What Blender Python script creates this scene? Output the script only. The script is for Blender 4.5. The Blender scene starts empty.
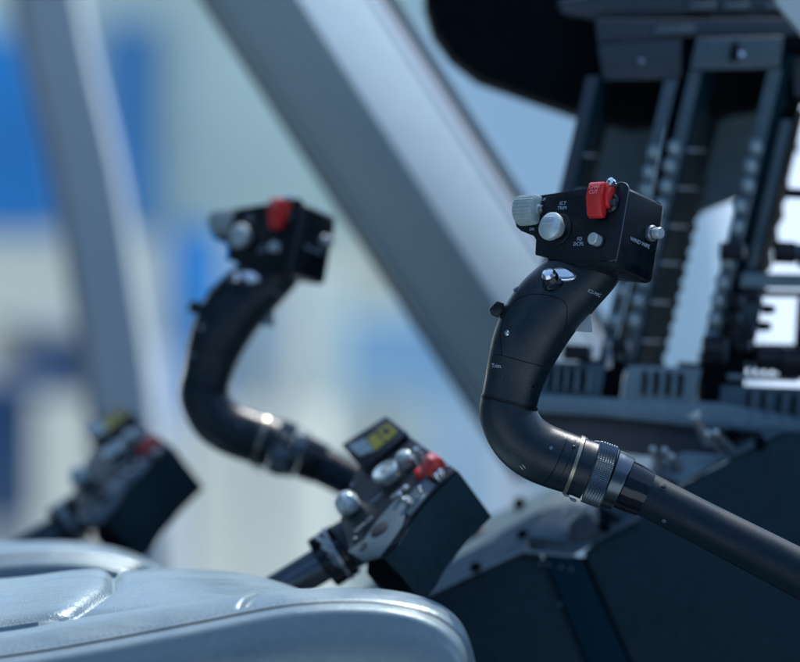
import bpy, bmesh, math, random
from mathutils import Vector, Matrix
from mathutils.bvhtree import BVHTree
random.seed(7)
R = math.radians
sc = bpy.context.scene
col = sc.collection

# ------------------------------------------------------------------ camera
CAMZ, CAMY, PITCH = 1.9, -2.5, R(1.0)
FW = 0.47 / 2.5                                  # field width per metre
cam_d = bpy.data.cameras.new('camera')
cam = bpy.data.objects.new('camera', cam_d); col.objects.link(cam)
cam.location = (0, CAMY, CAMZ); cam.rotation_euler = (R(90) - PITCH, 0, 0)
cam_d.sensor_width = 36; cam_d.lens = 36 / FW
cam_d.clip_start = 0.05; cam_d.clip_end = 3000
cam_d.dof.use_dof = True; cam_d.dof.focus_distance = 2.49; cam_d.dof.aperture_fstop = 4.3
sc.camera = cam

# ------------------------------------------------------------------ sky, sun, exposure
SUN_EL, SUN_AZ = R(60), R(26)                   # azimuth from +Y towards +X
w = bpy.data.worlds.new('World'); sc.world = w; w.use_nodes = True
nt = w.node_tree
sky = nt.nodes.new('ShaderNodeTexSky'); sky.sky_type = 'NISHITA'; sky.sun_disc = False
sky.sun_elevation = SUN_EL; sky.sun_rotation = SUN_AZ
sky.air_density = 1.2; sky.dust_density = 0.2; sky.ozone_density = 1.2
nt.links.new(sky.outputs[0], nt.nodes['Background'].inputs[0])
nt.nodes['Background'].inputs[1].default_value = 0.15
sd = bpy.data.lights.new('sun', 'SUN'); sd.energy = 2.4; sd.angle = R(0.6); sd.color = (1, 0.98, 0.94)
so = bpy.data.objects.new('sun', sd); col.objects.link(so)
sdir = Vector((math.sin(SUN_AZ) * math.cos(SUN_EL), math.cos(SUN_AZ) * math.cos(SUN_EL), math.sin(SUN_EL)))
so.rotation_euler = sdir.to_track_quat('Z', 'Y').to_euler(); so.location = (0, 0, 5)
sc.view_settings.view_transform = 'Standard'; sc.view_settings.look = 'None'
sc.view_settings.exposure = 0.85; sc.view_settings.gamma = 1

# ------------------------------------------------------------------ helpers
PXM = 0.47 / 800                                 # metres per photo pixel at the focus distance
def at(px, py, Y):
    cx = (px - 400) / 800 * FW; cz = -(py - 331) / 800 * FW
    d = Vector((cx, math.cos(PITCH) + cz * math.sin(PITCH), -math.sin(PITCH) + cz * math.cos(PITCH)))
    k = (Y - CAMY) / d.y
    return Vector((d.x * k, Y, CAMZ + d.z * k))
def S(Y): return PXM * (Y - CAMY) / 2.5

def mat(name, base, rough=0.5, metal=0.0, bump=0.0, scale=200.0, var=0.12, spec=0.5, coat=0.0, rvar=0.1, aniso=0):
    m = bpy.data.materials.new(name); m.use_nodes = True
    n = m.node_tree; b = n.nodes['Principled BSDF']
    b.inputs['Metallic'].default_value = metal
    b.inputs['Specular IOR Level'].default_value = spec
    b.inputs['Coat Weight'].default_value = coat
    b.inputs['Coat Roughness'].default_value = 0.15
    tc = n.nodes.new('ShaderNodeTexCoord')
    nz = n.nodes.new('ShaderNodeTexNoise'); nz.inputs['Scale'].default_value = scale * 0.25
    nz.inputs['Detail'].default_value = 6
    n.links.new(tc.outputs['Object'], nz.inputs['Vector'])
    cr = n.nodes.new('ShaderNodeValToRGB')
    lo = [c * (1 - var) for c in base]; hi = [min(1, c * (1 + var)) for c in base]
    cr.color_ramp.elements[0].color = (*lo, 1); cr.color_ramp.elements[0].position = 0.3
    cr.color_ramp.elements[1].color = (*hi, 1); cr.color_ramp.elements[1].position = 0.7
    n.links.new(nz.outputs['Fac'], cr.inputs['Fac']); n.links.new(cr.outputs['Color'], b.inputs['Base Color'])
    mr = n.nodes.new('ShaderNodeMapRange')
    mr.inputs['To Min'].default_value = max(0.02, rough - rvar); mr.inputs['To Max'].default_value = min(1, rough + rvar)
    nr = n.nodes.new('ShaderNodeTexNoise'); nr.inputs['Scale'].default_value = scale * 0.025; nr.inputs['Detail'].default_value = 9; nr.inputs['Distortion'].default_value = .6
    n.links.new(tc.outputs['Object'], nr.inputs['Vector']); mr.inputs['From Min'].default_value = .35; mr.inputs['From Max'].default_value = .65
    n.links.new(nr.outputs['Fac'], mr.inputs['Value']); n.links.new(mr.outputs[0], b.inputs['Roughness'])
    if bump:
        n2 = n.nodes.new('ShaderNodeTexNoise'); n2.inputs['Scale'].default_value = scale; n2.inputs['Detail'].default_value = 3
        n.links.new(tc.outputs['Object'], n2.inputs['Vector'])
        bp = n.nodes.new('ShaderNodeBump'); bp.inputs['Strength'].default_value = bump; bp.inputs['Distance'].default_value = 0.0005
        n.links.new(n2.outputs['Fac'], bp.inputs['Height']); n.links.new(bp.outputs[0], b.inputs['Normal'])
    return m

M = dict(
    grip=mat('black_moulded_plastic', (0.004, 0.016, 0.025), 0.32, 0, 0.25, 2500, spec=0.5, var=0.35),
    tube=mat('black_tube_paint', (0.006, 0.019, 0.030), 0.42, 0, 0.25, 2000, spec=0.25),
    box=mat('black_switch_box_paint', (0.0025, 0.007, 0.012), 0.30, 0, 0.3, 3000, spec=0.35, var=0.35),
    matt=mat('matt_black_paint', (0.002, 0.0055, 0.009), 0.8, 0, 0.2, 1500, spec=0.08),
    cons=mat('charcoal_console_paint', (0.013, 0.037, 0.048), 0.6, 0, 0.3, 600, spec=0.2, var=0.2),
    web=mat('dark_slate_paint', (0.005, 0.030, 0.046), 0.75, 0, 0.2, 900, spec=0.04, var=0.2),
    liner=mat('grey_cabin_lining', (0.16, 0.21, 0.25), 0.8, 0, 0.2, 300),
    gloss=mat('gloss_black_anodised', (0.01, 0.014, 0.02), 0.16, 0.4, spec=0.7, rvar=0.05),
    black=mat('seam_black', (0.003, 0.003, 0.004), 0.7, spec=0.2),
    edge=mat('worn_metal_edge', (0.20, 0.24, 0.28), 0.4, 0.7),
    chrome=mat('polished_steel', (0.75, 0.78, 0.80), 0.14, 1.0, rvar=0.05),
    steel=mat('brushed_steel', (0.42, 0.45, 0.48), 0.36, 1.0, 0.2, 1500),
    knurl=mat('knurled_dark_steel', (0.12, 0.15, 0.17), 0.34, 1.0),
    brass=mat('dull_brass_ring', (0.36, 0.33, 0.25), 0.35, 0.8),
    knob=mat('pale_grey_knob_plastic', (0.36, 0.45, 0.44), 0.42, 0, 0.1, 1500),
    silver=mat('satin_silver_button', (0.56, 0.66, 0.65), 0.32, 0.45),
    white=mat('white_ink', (0.62, 0.68, 0.72), 0.6),
    ink=mat('pale_engraving_ink', (0.5, 0.6, 0.68), 0.6),
    red=mat('red_guard_plastic', (0.62, 0.018, 0.016), 0.32, 0, spec=0.6, coat=0.3),
    pinkink=mat('pink_ink', (0.90, 0.42, 0.42), 0.6),
    yellow=mat('yellow_placard', (0.58, 0.45, 0.05), 0.5),
    trig=mat('blue_grey_trigger_plastic', (0.28, 0.36, 0.38), 0.45),
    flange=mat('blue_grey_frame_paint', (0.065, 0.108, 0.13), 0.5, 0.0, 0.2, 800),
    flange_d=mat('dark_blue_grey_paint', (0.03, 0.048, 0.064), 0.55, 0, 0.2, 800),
    ledge=mat('grey_ledge_paint', (0.20, 0.29, 0.32), 0.5, 0, 0.15, 700),
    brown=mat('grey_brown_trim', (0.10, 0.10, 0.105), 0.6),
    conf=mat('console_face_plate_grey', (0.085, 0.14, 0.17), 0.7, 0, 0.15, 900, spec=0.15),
    leather=mat('silver_grey_leather', (0.18, 0.25, 0.275), 0.36, 0.3, 0.5, 900, var=0.06, spec=0.6),
    pillar=mat('pale_pillar_paint', (0.56, 0.67, 0.67), 0.5, 0, 0.1, 300, var=0.05),
    post=mat('pale_post_paint', (0.66, 0.71, 0.70), 0.6, 0, 0.1, 300, var=0.05),
    pillar_e=mat('pillar_trim', (0.26, 0.24, 0.24), 0.6),
    rubber=mat('rubber_seal', (0.012, 0.02, 0.026), 0.6),
    blue=mat('deep_blue_paint', (0.015, 0.26, 0.62), 0.5, var=0.25, scale=4),
    navy=mat('navy_paint', (0.006, 0.05, 0.13), 0.5, scale=4),
    sage=mat('grey_green_cladding', (0.62, 0.71, 0.63), 0.7, scale=4, var=0.2),
    cream=mat('cream_paint', (0.86, 0.79, 0.62), 0.6, scale=4),
    tan=mat('tan_canvas', (0.55, 0.46, 0.33), 0.8, scale=4),
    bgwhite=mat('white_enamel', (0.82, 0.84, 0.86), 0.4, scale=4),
    sky_blue=mat('light_blue_paint', (0.26, 0.46, 0.64), 0.5, scale=4),
    apron=mat('pale_concrete', (0.50, 0.54, 0.54), 0.8, 0, 0.2, 20, var=0.15),
)

def leather_detail():
    n = M['leather'].node_tree; b = n.nodes['Principled BSDF']
    tc = [x for x in n.nodes if x.type == 'TEX_COORD'][0]; bp = [x for x in n.nodes if x.type == 'BUMP'][0]
    v = n.nodes.new('ShaderNodeTexVoronoi'); v.feature = 'DISTANCE_TO_EDGE'; v.inputs['Scale'].default_value = 650
    n.links.new(tc.outputs['Object'], v.inputs['Vector'])
    b2 = n.nodes.new('ShaderNodeBump'); b2.inputs['Strength'].default_value = .35; b2.inputs['Distance'].default_value = .0004
    n.links.new(v.outputs['Distance'], b2.inputs['Height']); n.links.new(bp.outputs[0], b2.inputs['Normal'])
    mp = n.nodes.new('ShaderNodeMapping'); mp.inputs['Scale'].default_value = (14, 40, 26)
    wv_ = n.nodes.new('ShaderNodeTexNoise'); wv_.inputs['Scale'].default_value = 1.6; wv_.inputs['Detail'].default_value = 5; wv_.inputs['Distortion'].default_value = 1.2
    n.links.new(tc.outputs['Object'], mp.inputs['Vector']); n.links.new(mp.outputs[0], wv_.inputs['Vector'])
    b3 = n.nodes.new('ShaderNodeBump'); b3.inputs['Strength'].default_value = .22; b3.inputs['Distance'].default_value = .003
    n.links.new(wv_.outputs['Fac'], b3.inputs['Height']); n.links.new(b2.outputs[0], b3.inputs['Normal'])
    n.links.new(b3.outputs[0], b.inputs['Normal'])
leather_detail()

def tag(o, label=None, cat=None, group=None, kind=None):
    if label: o['label'] = label
    if cat: o['category'] = cat
    if group: o['group'] = group
    if kind: o['kind'] = kind
    return o
def root(name, loc, label, cat, group=None):
    o = bpy.data.objects.new(name, None); o.empty_display_size = 0.02
    o.location = loc; col.objects.link(o); return tag(o, label, cat, group)
def emit(name, bm, m, parent=None, smooth=False, auto=None):
    """link a bmesh given in world coordinates as one mesh object"""
    bmesh.ops.recalc_face_normals(bm, faces=bm.faces)
    me = bpy.data.meshes.new(name)
    if parent is not None:
        p = parent; off = Vector(p.location)
        while p.parent is not None:
            p = p.parent; off += Vector(p.location)
    else:
        off = Vector((0, 0, 0))
        for v in bm.verts: off += v.co
        off /= max(1, len(bm.verts)); off.z = min(v.co.z for v in bm.verts)
    if smooth:
        for f in bm.faces: f.smooth = True
        if auto:
            for e in bm.edges:
                if len(e.link_faces) == 2 and e.calc_face_angle(0) > R(auto): e.smooth = False
    for v in bm.verts: v.co -= off
    bm.to_mesh(me); bm.free(); me.materials.append(m)
    o = bpy.data.objects.new(name, me); col.objects.link(o)
    if parent is not None: o.parent = parent
    else: o.location = off
    return o
def bevelled(bm, b, seg=2):
    if b > 0:
        es = [e for e in bm.edges if len(e.link_faces) == 2 and e.calc_face_angle(0) > R(25)]
        bmesh.ops.bevel(bm, geom=es, offset=b, segments=seg, profile=0.5, affect='EDGES', clamp_overlap=True)
def prism(bm, pts, vec):
    a = [bm.verts.new(p) for p in pts]; b = [bm.verts.new(Vector(p) + vec) for p in pts]
    n = len(pts); bm.faces.new(a); bm.faces.new(b[::-1])
    for i in range(n): bm.faces.new((a[i], b[i], b[(i + 1) % n], a[(i + 1) % n]))
def slab(name, pts, vec, m, parent=None, bev=0.0, smooth=True):
    bm = bmesh.new(); prism(bm, pts, Vector(vec))
    bmesh.ops.recalc_face_normals(bm, faces=bm.faces); bevelled(bm, bev)
    return emit(name, bm, m, parent, smooth, 30)
def pslab(name, px, Y, depth, m, parent=None, bev=0.0):
    """outline standing at depth Y, real thickness going away from the viewer"""
    return slab(name, [at(x, y, Y) for x, y in px], (0, depth, 0), m, parent, bev)
def frame_of(ax):
    ax = Vector(ax).normalized(); t = Vector((0, 0, 1)) if abs(ax.z) < 0.9 else Vector((1, 0, 0))
    a = ax.cross(t).normalized(); b = ax.cross(a).normalized(); return ax, a, b
def lathe_bm(bm, o, ax, prof, n=36, flute=0, fd=0.0, fr=None, sq=1.0, ref=None):
    ax, a, b = frame_of(ax)
    if ref is not None:
        a = (Vector(ref) - ax * ax.dot(Vector(ref))).normalized(); b = ax.cross(a)
    rings = []
    for k, (r, h) in enumerate(prof):
        ring = []
        for i in range(n):
            t = 2 * math.pi * i / n; rr = r
            if flute and (fr is None or fr[0] <= k <= fr[1]): rr = r - fd * (0.5 + 0.5 * math.copysign(abs(math.cos(t * flute)) ** 0.5, math.cos(t * flute)))
            ring.append(bm.verts.new(o + ax * h + a * rr * math.cos(t) + b * rr * sq * math.sin(t)))
        rings.append(ring)
    for k in range(len(rings) - 1):
        for i in range(n): bm.faces.new((rings[k][i], rings[k][(i + 1) % n], rings[k + 1][(i + 1) % n], rings[k + 1][i]))
    bm.faces.new(rings[0]); bm.faces.new(rings[-1][::-1])
def lathe(name, o, ax, prof, m, parent=None, auto=35, **k):
    bm = bmesh.new(); lathe_bm(bm, Vector(o), ax, prof, **k); return emit(name, bm, m, parent, True, auto)
def cr(p0, p1, p2, p3, t):
    return 0.5 * ((2 * p1) + (-p0 + p2) * t + (2 * p0 - 5 * p1 + 4 * p2 - p3) * t * t + (-p0 + 3 * p1 - 3 * p2 + p3) * t ** 3)
def resample(keys, per):
    """keys: list of tuples; Catmull-Rom through all components"""
    K = [keys[0]] + list(keys) + [keys[-1]]; out = []
    for i in range(1, len(K) - 2):
        for j in range(per):
            t = j / per; out.append(tuple(cr(K[i - 1][c], K[i][c], K[i + 1][c], K[i + 2][c], t) for c in range(len(keys[0]))))
    out.append(tuple(keys[-1])); return out
def loft_bm(bm, P, rad, n=40, squash=1.0, prof=None):
    """tube along points P with radii; cross-section squash along Y"""
    rings = []
    for i, p in enumerate(P):
        d = (P[min(i + 1, len(P) - 1)] - P[max(i - 1, 0)]).normalized()
        up = d.cross(Vector((0, 1, 0))).normalized(); sd = up.cross(d).normalized()
        ring = []
        for k in range(n):
            t = 2 * math.pi * k / n; r = rad[i] if prof is None else rad[i] * prof(i, t)
            ring.append(bm.verts.new(p + up * r * math.cos(t) + sd * r * squash * math.sin(t)))
        rings.append(ring)
    for a, b in zip(rings, rings[1:]):
        for k in range(n): bm.faces.new((a[k], a[(k + 1) % n], b[(k + 1) % n], b[k]))
    bm.faces.new(rings[0][::-1]); bm.faces.new(rings[-1])
def loft(name, P, rad, m, parent=None, auto=40, **k):
    bm = bmesh.new(); loft_bm(bm, P, rad, **k); return emit(name, bm, m, parent, True, auto)
def text(name, s, size, o, u, v, m, parent, spacing=1.0, lift=0.00015, thick=0.00004):
    cu = bpy.data.curves.new(name, 'FONT'); cu.body = s; cu.size = size; cu.align_x = 'CENTER'; cu.align_y = 'CENTER'
    cu.extrude = thick; cu.space_line = 0.95; cu.space_character = spacing; cu.resolution_u = 3
    t = bpy.data.objects.new('tmp', cu); col.objects.link(t)
    dg = bpy.context.evaluated_depsgraph_get(); me = bpy.data.meshes.new_from_object(t.evaluated_get(dg))
    bpy.data.objects.remove(t); bpy.data.curves.remove(cu)
    u = Vector(u).normalized(); n = u.cross(Vector(v)).normalized(); v = n.cross(u)
    off = Vector(parent.location)
    p = parent
    while p.parent is not None: p = p.parent; off += Vector(p.location)
    for q in me.vertices:
        c = q.co.copy(); q.co = Vector(o) + u * c.x + v * c.y + n * (c.z + lift) - off
    me.name = name; me.materials.clear(); me.materials.append(m)
    ob = bpy.data.objects.new(name, me); col.objects.link(ob); ob.parent = parent; return ob
class Plane:
    """a tilted plane: photo px -> world point on it; u right, v up, n towards the viewer"""
    def __init__(s, ax, ay, Y, u, v, wv):
        s.o = at(ax, ay, Y); s.ax, s.ay, s.k = ax, ay, S(Y); s.u, s.v, s.w = Vector(u).normalized(), Vector(v).normalized(), Vector(wv).normalized()
        s.n = -s.w
    def uv(s, px, py):
        dx, dz = px - s.ax, -(py - s.ay); a, b, c, d = s.u.x, s.v.x, s.u.z, s.v.z; D = a * d - b * c
        return ((d * dx - b * dz) / D, (a * dz - c * dx) / D)
    def p(s, px, py, h=0):
        a, b = s.uv(px, py); return s.o + (s.u * a + s.v * b + s.n * h) * s.k
    def q(s, a, b, h=0): return s.o + (s.u * a + s.v * b + s.n * h) * s.k
def copy_tree(o, parent=None, loc=None):
    c = o.copy(); col.objects.link(c)
    if parent is not None: c.parent = parent
    if loc is not None: c.location = loc
    for ch in list(o.children): copy_tree(ch, c)
    return c
def hit(bvh, px, py):
    o = Vector((0, CAMY, CAMZ)); d = (at(px, py, 0) - o).normalized()
    loc, n, i, dist = bvh.ray_cast(o, d)
    if loc is None: return at(px, py, 0), Vector((0, -1, 0))
    if n.dot(d) > 0: n = -n
    return loc, n
def world_bvh(o):
    off = Vector(o.location)
    p = o.parent
    while p is not None: off += Vector(p.location); p = p.parent
    return BVHTree.FromPolygons([v.co + off for v in o.data.vertices], [list(p.vertices) for p in o.data.polygons])

# ------------------------------------------------------------------ the setting
def box_bm(bm, x0, x1, y0, y1, z0, z1):
    prism(bm, [Vector((x0, y0, z0)), Vector((x1, y0, z0)), Vector((x1, y0, z1)), Vector((x0, y0, z1))], Vector((0, y1 - y0, 0)))
def box(name, x0, x1, y0, y1, z0, z1, m, parent=None, bev=0):
    bm = bmesh.new(); box_bm(bm, x0, x1, y0, y1, z0, z1); bmesh.ops.recalc_face_normals(bm, faces=bm.faces); bevelled(bm, bev)
    return emit(name, bm, m, parent, True, 30)
bm = bmesh.new(); vs = [bm.verts.new(p) for p in ((-900, -60, 0), (900, -60, 0), (900, 1500, 0), (-900, 1500, 0))]; bm.faces.new(vs)
tag(emit('ground', bm, M['apron']), kind='structure')
tag(box('floor', -1.6, 1.4, -0.7, 2.15, 1.05, 1.10, M['flange_d']), kind='structure')

tag(box('unseen_shade_wall', -14, 14, -9.3, -9, 0, 8.0, M['navy']), kind='structure')  # unseen wall added behind the camera to block sky and darken reflections
def X(px, Y): return at(px, 331, Y).x
def Z(py, Y): return at(400, py, Y).z
# hangar far behind the far door
YH = 15.0
hg = root('hangar', (X(0, YH), YH + 2, 0), 'grey green hangar with blue doors standing behind the far cabin door, out of focus', 'hangar')
box('wall', X(-400, YH), X(470, YH), YH, YH + 6, 0.0, Z(-260, YH), M['sage'], hg)
box('plinth', X(-400, YH), X(470, YH), YH - 0.12, YH - 0.005, 0.0, Z(236, YH), M['cream'], hg)
for a, b, t in ((-330, 62, 34), (108, 152, 26)):
    d = box('door', X(a, YH), X(b, YH), YH - 0.10, YH - 0.005, Z(232, YH), Z(t, YH), M['blue'], hg)
    bm = bmesh.new(); n = 6
    for k in range(n):
        x = X(a, YH) + (X(b, YH) - X(a, YH)) * (k + 0.5) / n
        box_bm(bm, x - 0.012, x + 0.012, YH - 0.13, YH - 0.102, Z(230, YH), Z(t + 3, YH))
    emit('rib', bm, M['blue'], d)
box('roof', X(-420, YH), X(490, YH), YH - 0.5, YH + 6.3, Z(-262, YH) + 0.01, Z(-300, YH), M['bgwhite'], hg)

ph = root('sky_backing', (X(760, 13), 15, 0), 'added sky coloured building seen through the windscreen and the open instrument frame', 'backing')  # added block whose colour stands in for pale sky behind the windscreen
box('wall', X(420, 13), X(780, 13), 13, 17, 0, Z(-330, 13), mat('sky_tone_blue', (0.58, 0.70, 0.74), 0.7, scale=3, var=0.08), ph)
box('roof', X(405, 13), X(788, 13), 12.8, 17.2, Z(-331, 13) + .005, Z(-345, 13), M['bgwhite'], ph)
sd_ = root('bright_slope', (X(900, 10.5), 12, 0), 'white shed with a sloping sunlit top, added to brighten the rightmost openings of the instrument frame', 'backdrop')  # slope added to catch the sun so the right openings show white
xa_, xb_ = X(762, 10), X(1300, 10)
slab('roof', [Vector((xa_, 9.9, 1.15)), Vector((xb_, 9.9, 1.15)), Vector((xb_, 14.6, 4.05)), Vector((xa_, 14.6, 4.05))], (0, 0, .08), mat('bright_slope_white', (0.58, 0.64, 0.67), 0.6, scale=3, var=0.08), sd_)
slab('wall', [Vector((xa_ + .1, 10.1, 0)), Vector((xa_ + .1, 14.5, 0)), Vector((xa_ + .1, 14.5, 3.9)), Vector((xa_ + .1, 10.1, 1.2))], (xb_ - xa_ - .2, 0, 0), M['bgwhite'], sd_)

def cart(name, x0, x1, top, bot, Y, m, label, cat='cart'):
    r = root(name, (X((x0 + x1) / 2, Y), Y + 0.3, 0), label, cat)
    a, b = X(x0, Y), X(x1, Y); zt, zb = Z(top, Y), Z(bot, Y)
    box('body', a, b, Y, Y + 0.7, zb, zt, m, r, 0.02)
    box('lid', a - 0.01, b + 0.01, Y - 0.01, Y + 0.71, zt + 0.002, zt + 0.03, m, r, 0.008)
    for xx in (a + 0.08, b - 0.08):
        for yy in (Y + 0.08, Y + 0.62):
            wh = lathe('wheel', (xx, yy - 0.03, 0.12), (0, 1, 0), [(0.10, 0), (0.12, 0.01), (0.12, 0.05), (0.10, 0.06)], M['rubber'], r)
            box('strut', xx - 0.02, xx + 0.02, yy - 0.02, yy + 0.02, 0.12, zb - 0.002, M['steel'], wh)
    return r
cart('service_cart', 15, 105, 345, 420, 8.5, M['navy'], 'navy wheeled service cart, blurred dark patch between the far door post and left frame edge')
cart('tool_trolley', -60, 45, 395, 520, 7.5, M['navy'], 'dark blue tool trolley at the left frame edge, beyond the far collective lever')
cart('ground_power_unit', 168, 215, 238, 420, 9.0, M['blue'], 'bright blue ground power unit seen behind the head of the far cyclic stick')
cart('equipment_crate', 345, 560, 328, 398, 10.0, M['sky_blue'], 'light blue wheeled equipment crate seen between the two cyclic sticks', 'crate')
def drum(px, top, bot, rpx, Y, m, label):
    r = root('drum', (X(px, Y), Y, 0), label, 'drum', 'drums standing on the apron')
    rr = rpx * S(Y); h = Z(top, Y)
    prof = [(rr * .95, 0), (rr, 0.01)]
    for f in (0.33, 0.66): prof += [(rr, h * f - 0.03), (rr * 1.04, h * f), (rr, h * f + 0.03)]
    prof += [(rr, h - 0.01), (rr * .96, h), (rr * .92, h - 0.015)]
    lathe('shell', (X(px, Y), Y, 0), (0, 0, 1), prof, m, r)
    lathe('bung', (X(px, Y) + rr * .5, Y, h - 0.015), (0, 0, 1), [(rr * .12, 0), (rr * .12, 0.02)], M['steel'], r)
drum(75, 398, 500, 40, 7.0, M['cream'], 'cream drum blurred behind the head of the far collective lever')
drum(150, 350, 420, 24, 8.0, M['bgwhite'], 'white drum added as a round highlight just left of the grip of the far cyclic stick')  # put in for a round white highlight in the background
drum(290, 262, 420, 52, 9.5, M['cream'], 'pale cream drum directly below the switch box of the far cyclic stick')
drum(8, 322, 420, 22, 9.0, M['tan'], 'tan drum at the left frame edge above the dark blue trolley')
drum(262, 405, 600, 70, 6.5, M['cream'], 'wide cream drum low between the two collective levers')
drum(330, 272, 420, 14, 8.0, M['sage'], 'slim grey green drum between the far cyclic box and the windscreen pillar')
drum(507, 440, 520, 9, 3.6, M['bgwhite'], 'slim white drum added as a vertical highlight in the gap just left of the near cyclic elbow')  # put in for a tall white highlight beside the elbow

# ------------------------------------------------------------------ cockpit shell
# broad windscreen pillar: folded section swept along the slanting line
sh = root('windscreen_pillar', at(480, 470, 0.6), 'broad pale two faced windscreen pillar slanting across the middle behind the near stick', 'pillar')
def sweep4(name, top, bot, m, parent, bev=0.0):
    bm = bmesh.new(); a = [bm.verts.new(at(*p)) for p in top]; b = [bm.verts.new(at(*p)) for p in bot]
    n = len(a); bm.faces.new(a[::-1]); bm.faces.new(b)
    for i in range(n): bm.faces.new((a[i], a[(i + 1) % n], b[(i + 1) % n], b[i]))
    bmesh.ops.recalc_face_normals(bm, faces=bm.faces); bevelled(bm, bev, 3)
    return emit(name, bm, m, parent, True, 30)
sweep4('pillar_section', [(170, -60, .755), (259, -60, .65), (342, -60, .72), (348, -60, .86), (180, -60, .86)],
       [(524, 480, .755), (611, 480, .65), (693, 480, .72), (700, 480, .86), (536, 480, .86)], M['pillar'], sh, 0.002)
sweep4('edge_trim', [(160, -60, .752), (169, -60, .750), (169, -60, .78), (160, -60, .79)], [(514, 480, .752), (523, 480, .750), (523, 480, .78), (514, 480, .79)], M['pillar_e'], sh, 0.001)
sweep4('edge_highlight', [(335, -60, .7120), (342, -60, .7180), (342, -60, .7215), (335, -60, .7155)], [(686, 480, .7120), (693, 480, .7180), (693, 480, .7215), (686, 480, .7155)], M['bgwhite'], sh, 0.0005)  # white strip paints the highlight along the pillar's right edge
sweep4('seal', [(345, -60, .745), (357, -60, .75), (357, -60, .80), (351, -60, .80)], [(697, 480, .745), (709, 480, .75), (709, 480, .80), (703, 480, .80)], M['rubber'], sh, 0.001)
# far door post (strongly blurred)
dp = root('door_post', at(200, 600, 1.8), 'pale grey far door post, blurred and slanting near the left edge', 'post')
def strip(name, line, wl, wr, Y, dep, m, parent):
    bm = bmesh.new(); rows = []
    for x, y in resample(line, 8):
        rows.append([bm.verts.new(at(x - wl, y, Y + dep * .6)), bm.verts.new(at(x - wl * .8, y, Y)), bm.verts.new(at(x + wr * .8, y, Y)), bm.verts.new(at(x + wr, y, Y + dep * .6)), bm.verts.new(at(x, y, Y + dep))])
    for a, b in zip(rows, rows[1:]):
        for i in range(5): bm.faces.new((a[i], a[(i + 1) % 5], b[(i + 1) % 5], b[i]))
    bm.faces.new(rows[0]); bm.faces.new(rows[-1][::-1])
    return emit(name, bm, m, parent, True, 50)
strip('post_section', [(38, -60), (62, 60), (88, 170), (108, 290), (124, 400), (134, 520), (140, 680)], 36, 34, 1.95, 0.06, M['post'], dp)
strip('inner_trim', [(3, -60), (27, 60), (53, 170), (73, 290), (89, 400), (99, 520), (105, 680)], 5, 5, 1.96, 0.04, M['pillar_e'], dp)
# aft bulkhead, aft roof and nose wall of the cabin (all outside the picture)
tag(box('bulkhead_wall', -1.25, -1.18, -0.7, 1.95, 1.10, 2.75, M['liner']), kind='structure')
tag(box('ceiling', -1.25, -0.75, -0.7, 1.95, 2.751, 2.80, M['matt']), kind='structure')
tag(box('nose_wall', 1.40, 1.45, -0.9, 1.95, 1.05, 2.25, M['matt']), kind='structure')
# windscreen glass
gm = bpy.data.materials.new('windscreen_glass'); gm.use_nodes = True
g = gm.node_tree; b = g.nodes['Principled BSDF']; b.inputs['Transmission Weight'].default_value = 1; b.inputs['IOR'].default_value = 1.02
b.inputs['Base Color'].default_value = (0.90, 0.95, 1, 1); b.inputs['Roughness'].default_value = 0.0
ws = slab('windscreen', [at(362, -60, 1.0), at(1000, -60, 1.0), at(1000, 500, 1.0), at(720, 500, 1.0)], (0, 0.004, 0), gm)
tag(ws, 'clear windscreen pane beyond the instrument frame, right of the broad pillar', 'windscreen')

# ------------------------------------------------------------------ glareshield and instrument frame
YP = 0.34
gs = root('glareshield', at(620, 20, YP + .1), 'dark rounded glareshield cowl hanging across the top right above the instrument frame', 'glareshield')
pslab('cowl', [(424, -60), (425, 0), (434, 30), (452, 55), (480, 77), (530, 95), (592, 116), (640, 128), (790, 105), (1000, 60), (1000, -60)], YP + .04, 0.14, M['matt'], gs, 0.008)
pslab('front_beam', [(556, 0), (600, -8), (775, -8), (1000, 10), (1000, 42), (790, 30), (700, 15), (600, 22), (562, 14)], YP + .02, 0.075, M['flange_d'], gs, 0.003)
pslab('corner_strut', [(770, -20), (860, -20), (860, 130), (838, 74), (800, 32), (777, 4)], YP - .12, 0.02, M['pillar'], gs, 0.003)
for x in (690, 724, 765):
    pslab('beam_clip', [(x, 4), (x + 26, 3), (x + 25, 9), (x, 10)], YP + .012, 0.0075, M['flange'], gs, 0.0008)

ip = root('instrument_frame', at(650, 430, YP + .05), 'open dark metal avionics frame with slanted rails and notched edges at the right', 'frame')
def fx(x0, y, y0=70, k=-0.236): return x0 + (y - y0) * k           # lean of the rails
def rail(name, xa, xb, y0, y1, m, Y=YP, dep=0.004, bev=0.0006, ref=70):
    return pslab(name, [(fx(xa, y0, ref), y0), (fx(xb, y0, ref), y0), (fx(xb, y1, ref), y1), (fx(xa, y1, ref), y1)], Y, dep, m, ip, bev)
def web(name, xa, y0, y1, dx, dY, m, teeth=0, Y=YP, ref=70):
    """side wall running away from the viewer, optionally with a notched back edge"""
    front = [at(fx(xa, y, ref), y, Y + .0045) for y in (y0, y1)]
    pts = [front[0]]
    n = teeth or 1; back = []
    for i in range(n + 1):
        y = y0 + (y1 - y0) * i / n; q = at(fx(xa, y, ref) + dx, y, Y + dY)
        if teeth and i > n * .35 and i % 2: q = at(fx(xa, y, ref) + dx + 4, y, Y + dY + .008)
        back.append(q)
    return slab(name, [front[0]] + back + [front[1]], (0.0028, 0.0012, 0), m, ip)
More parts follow.
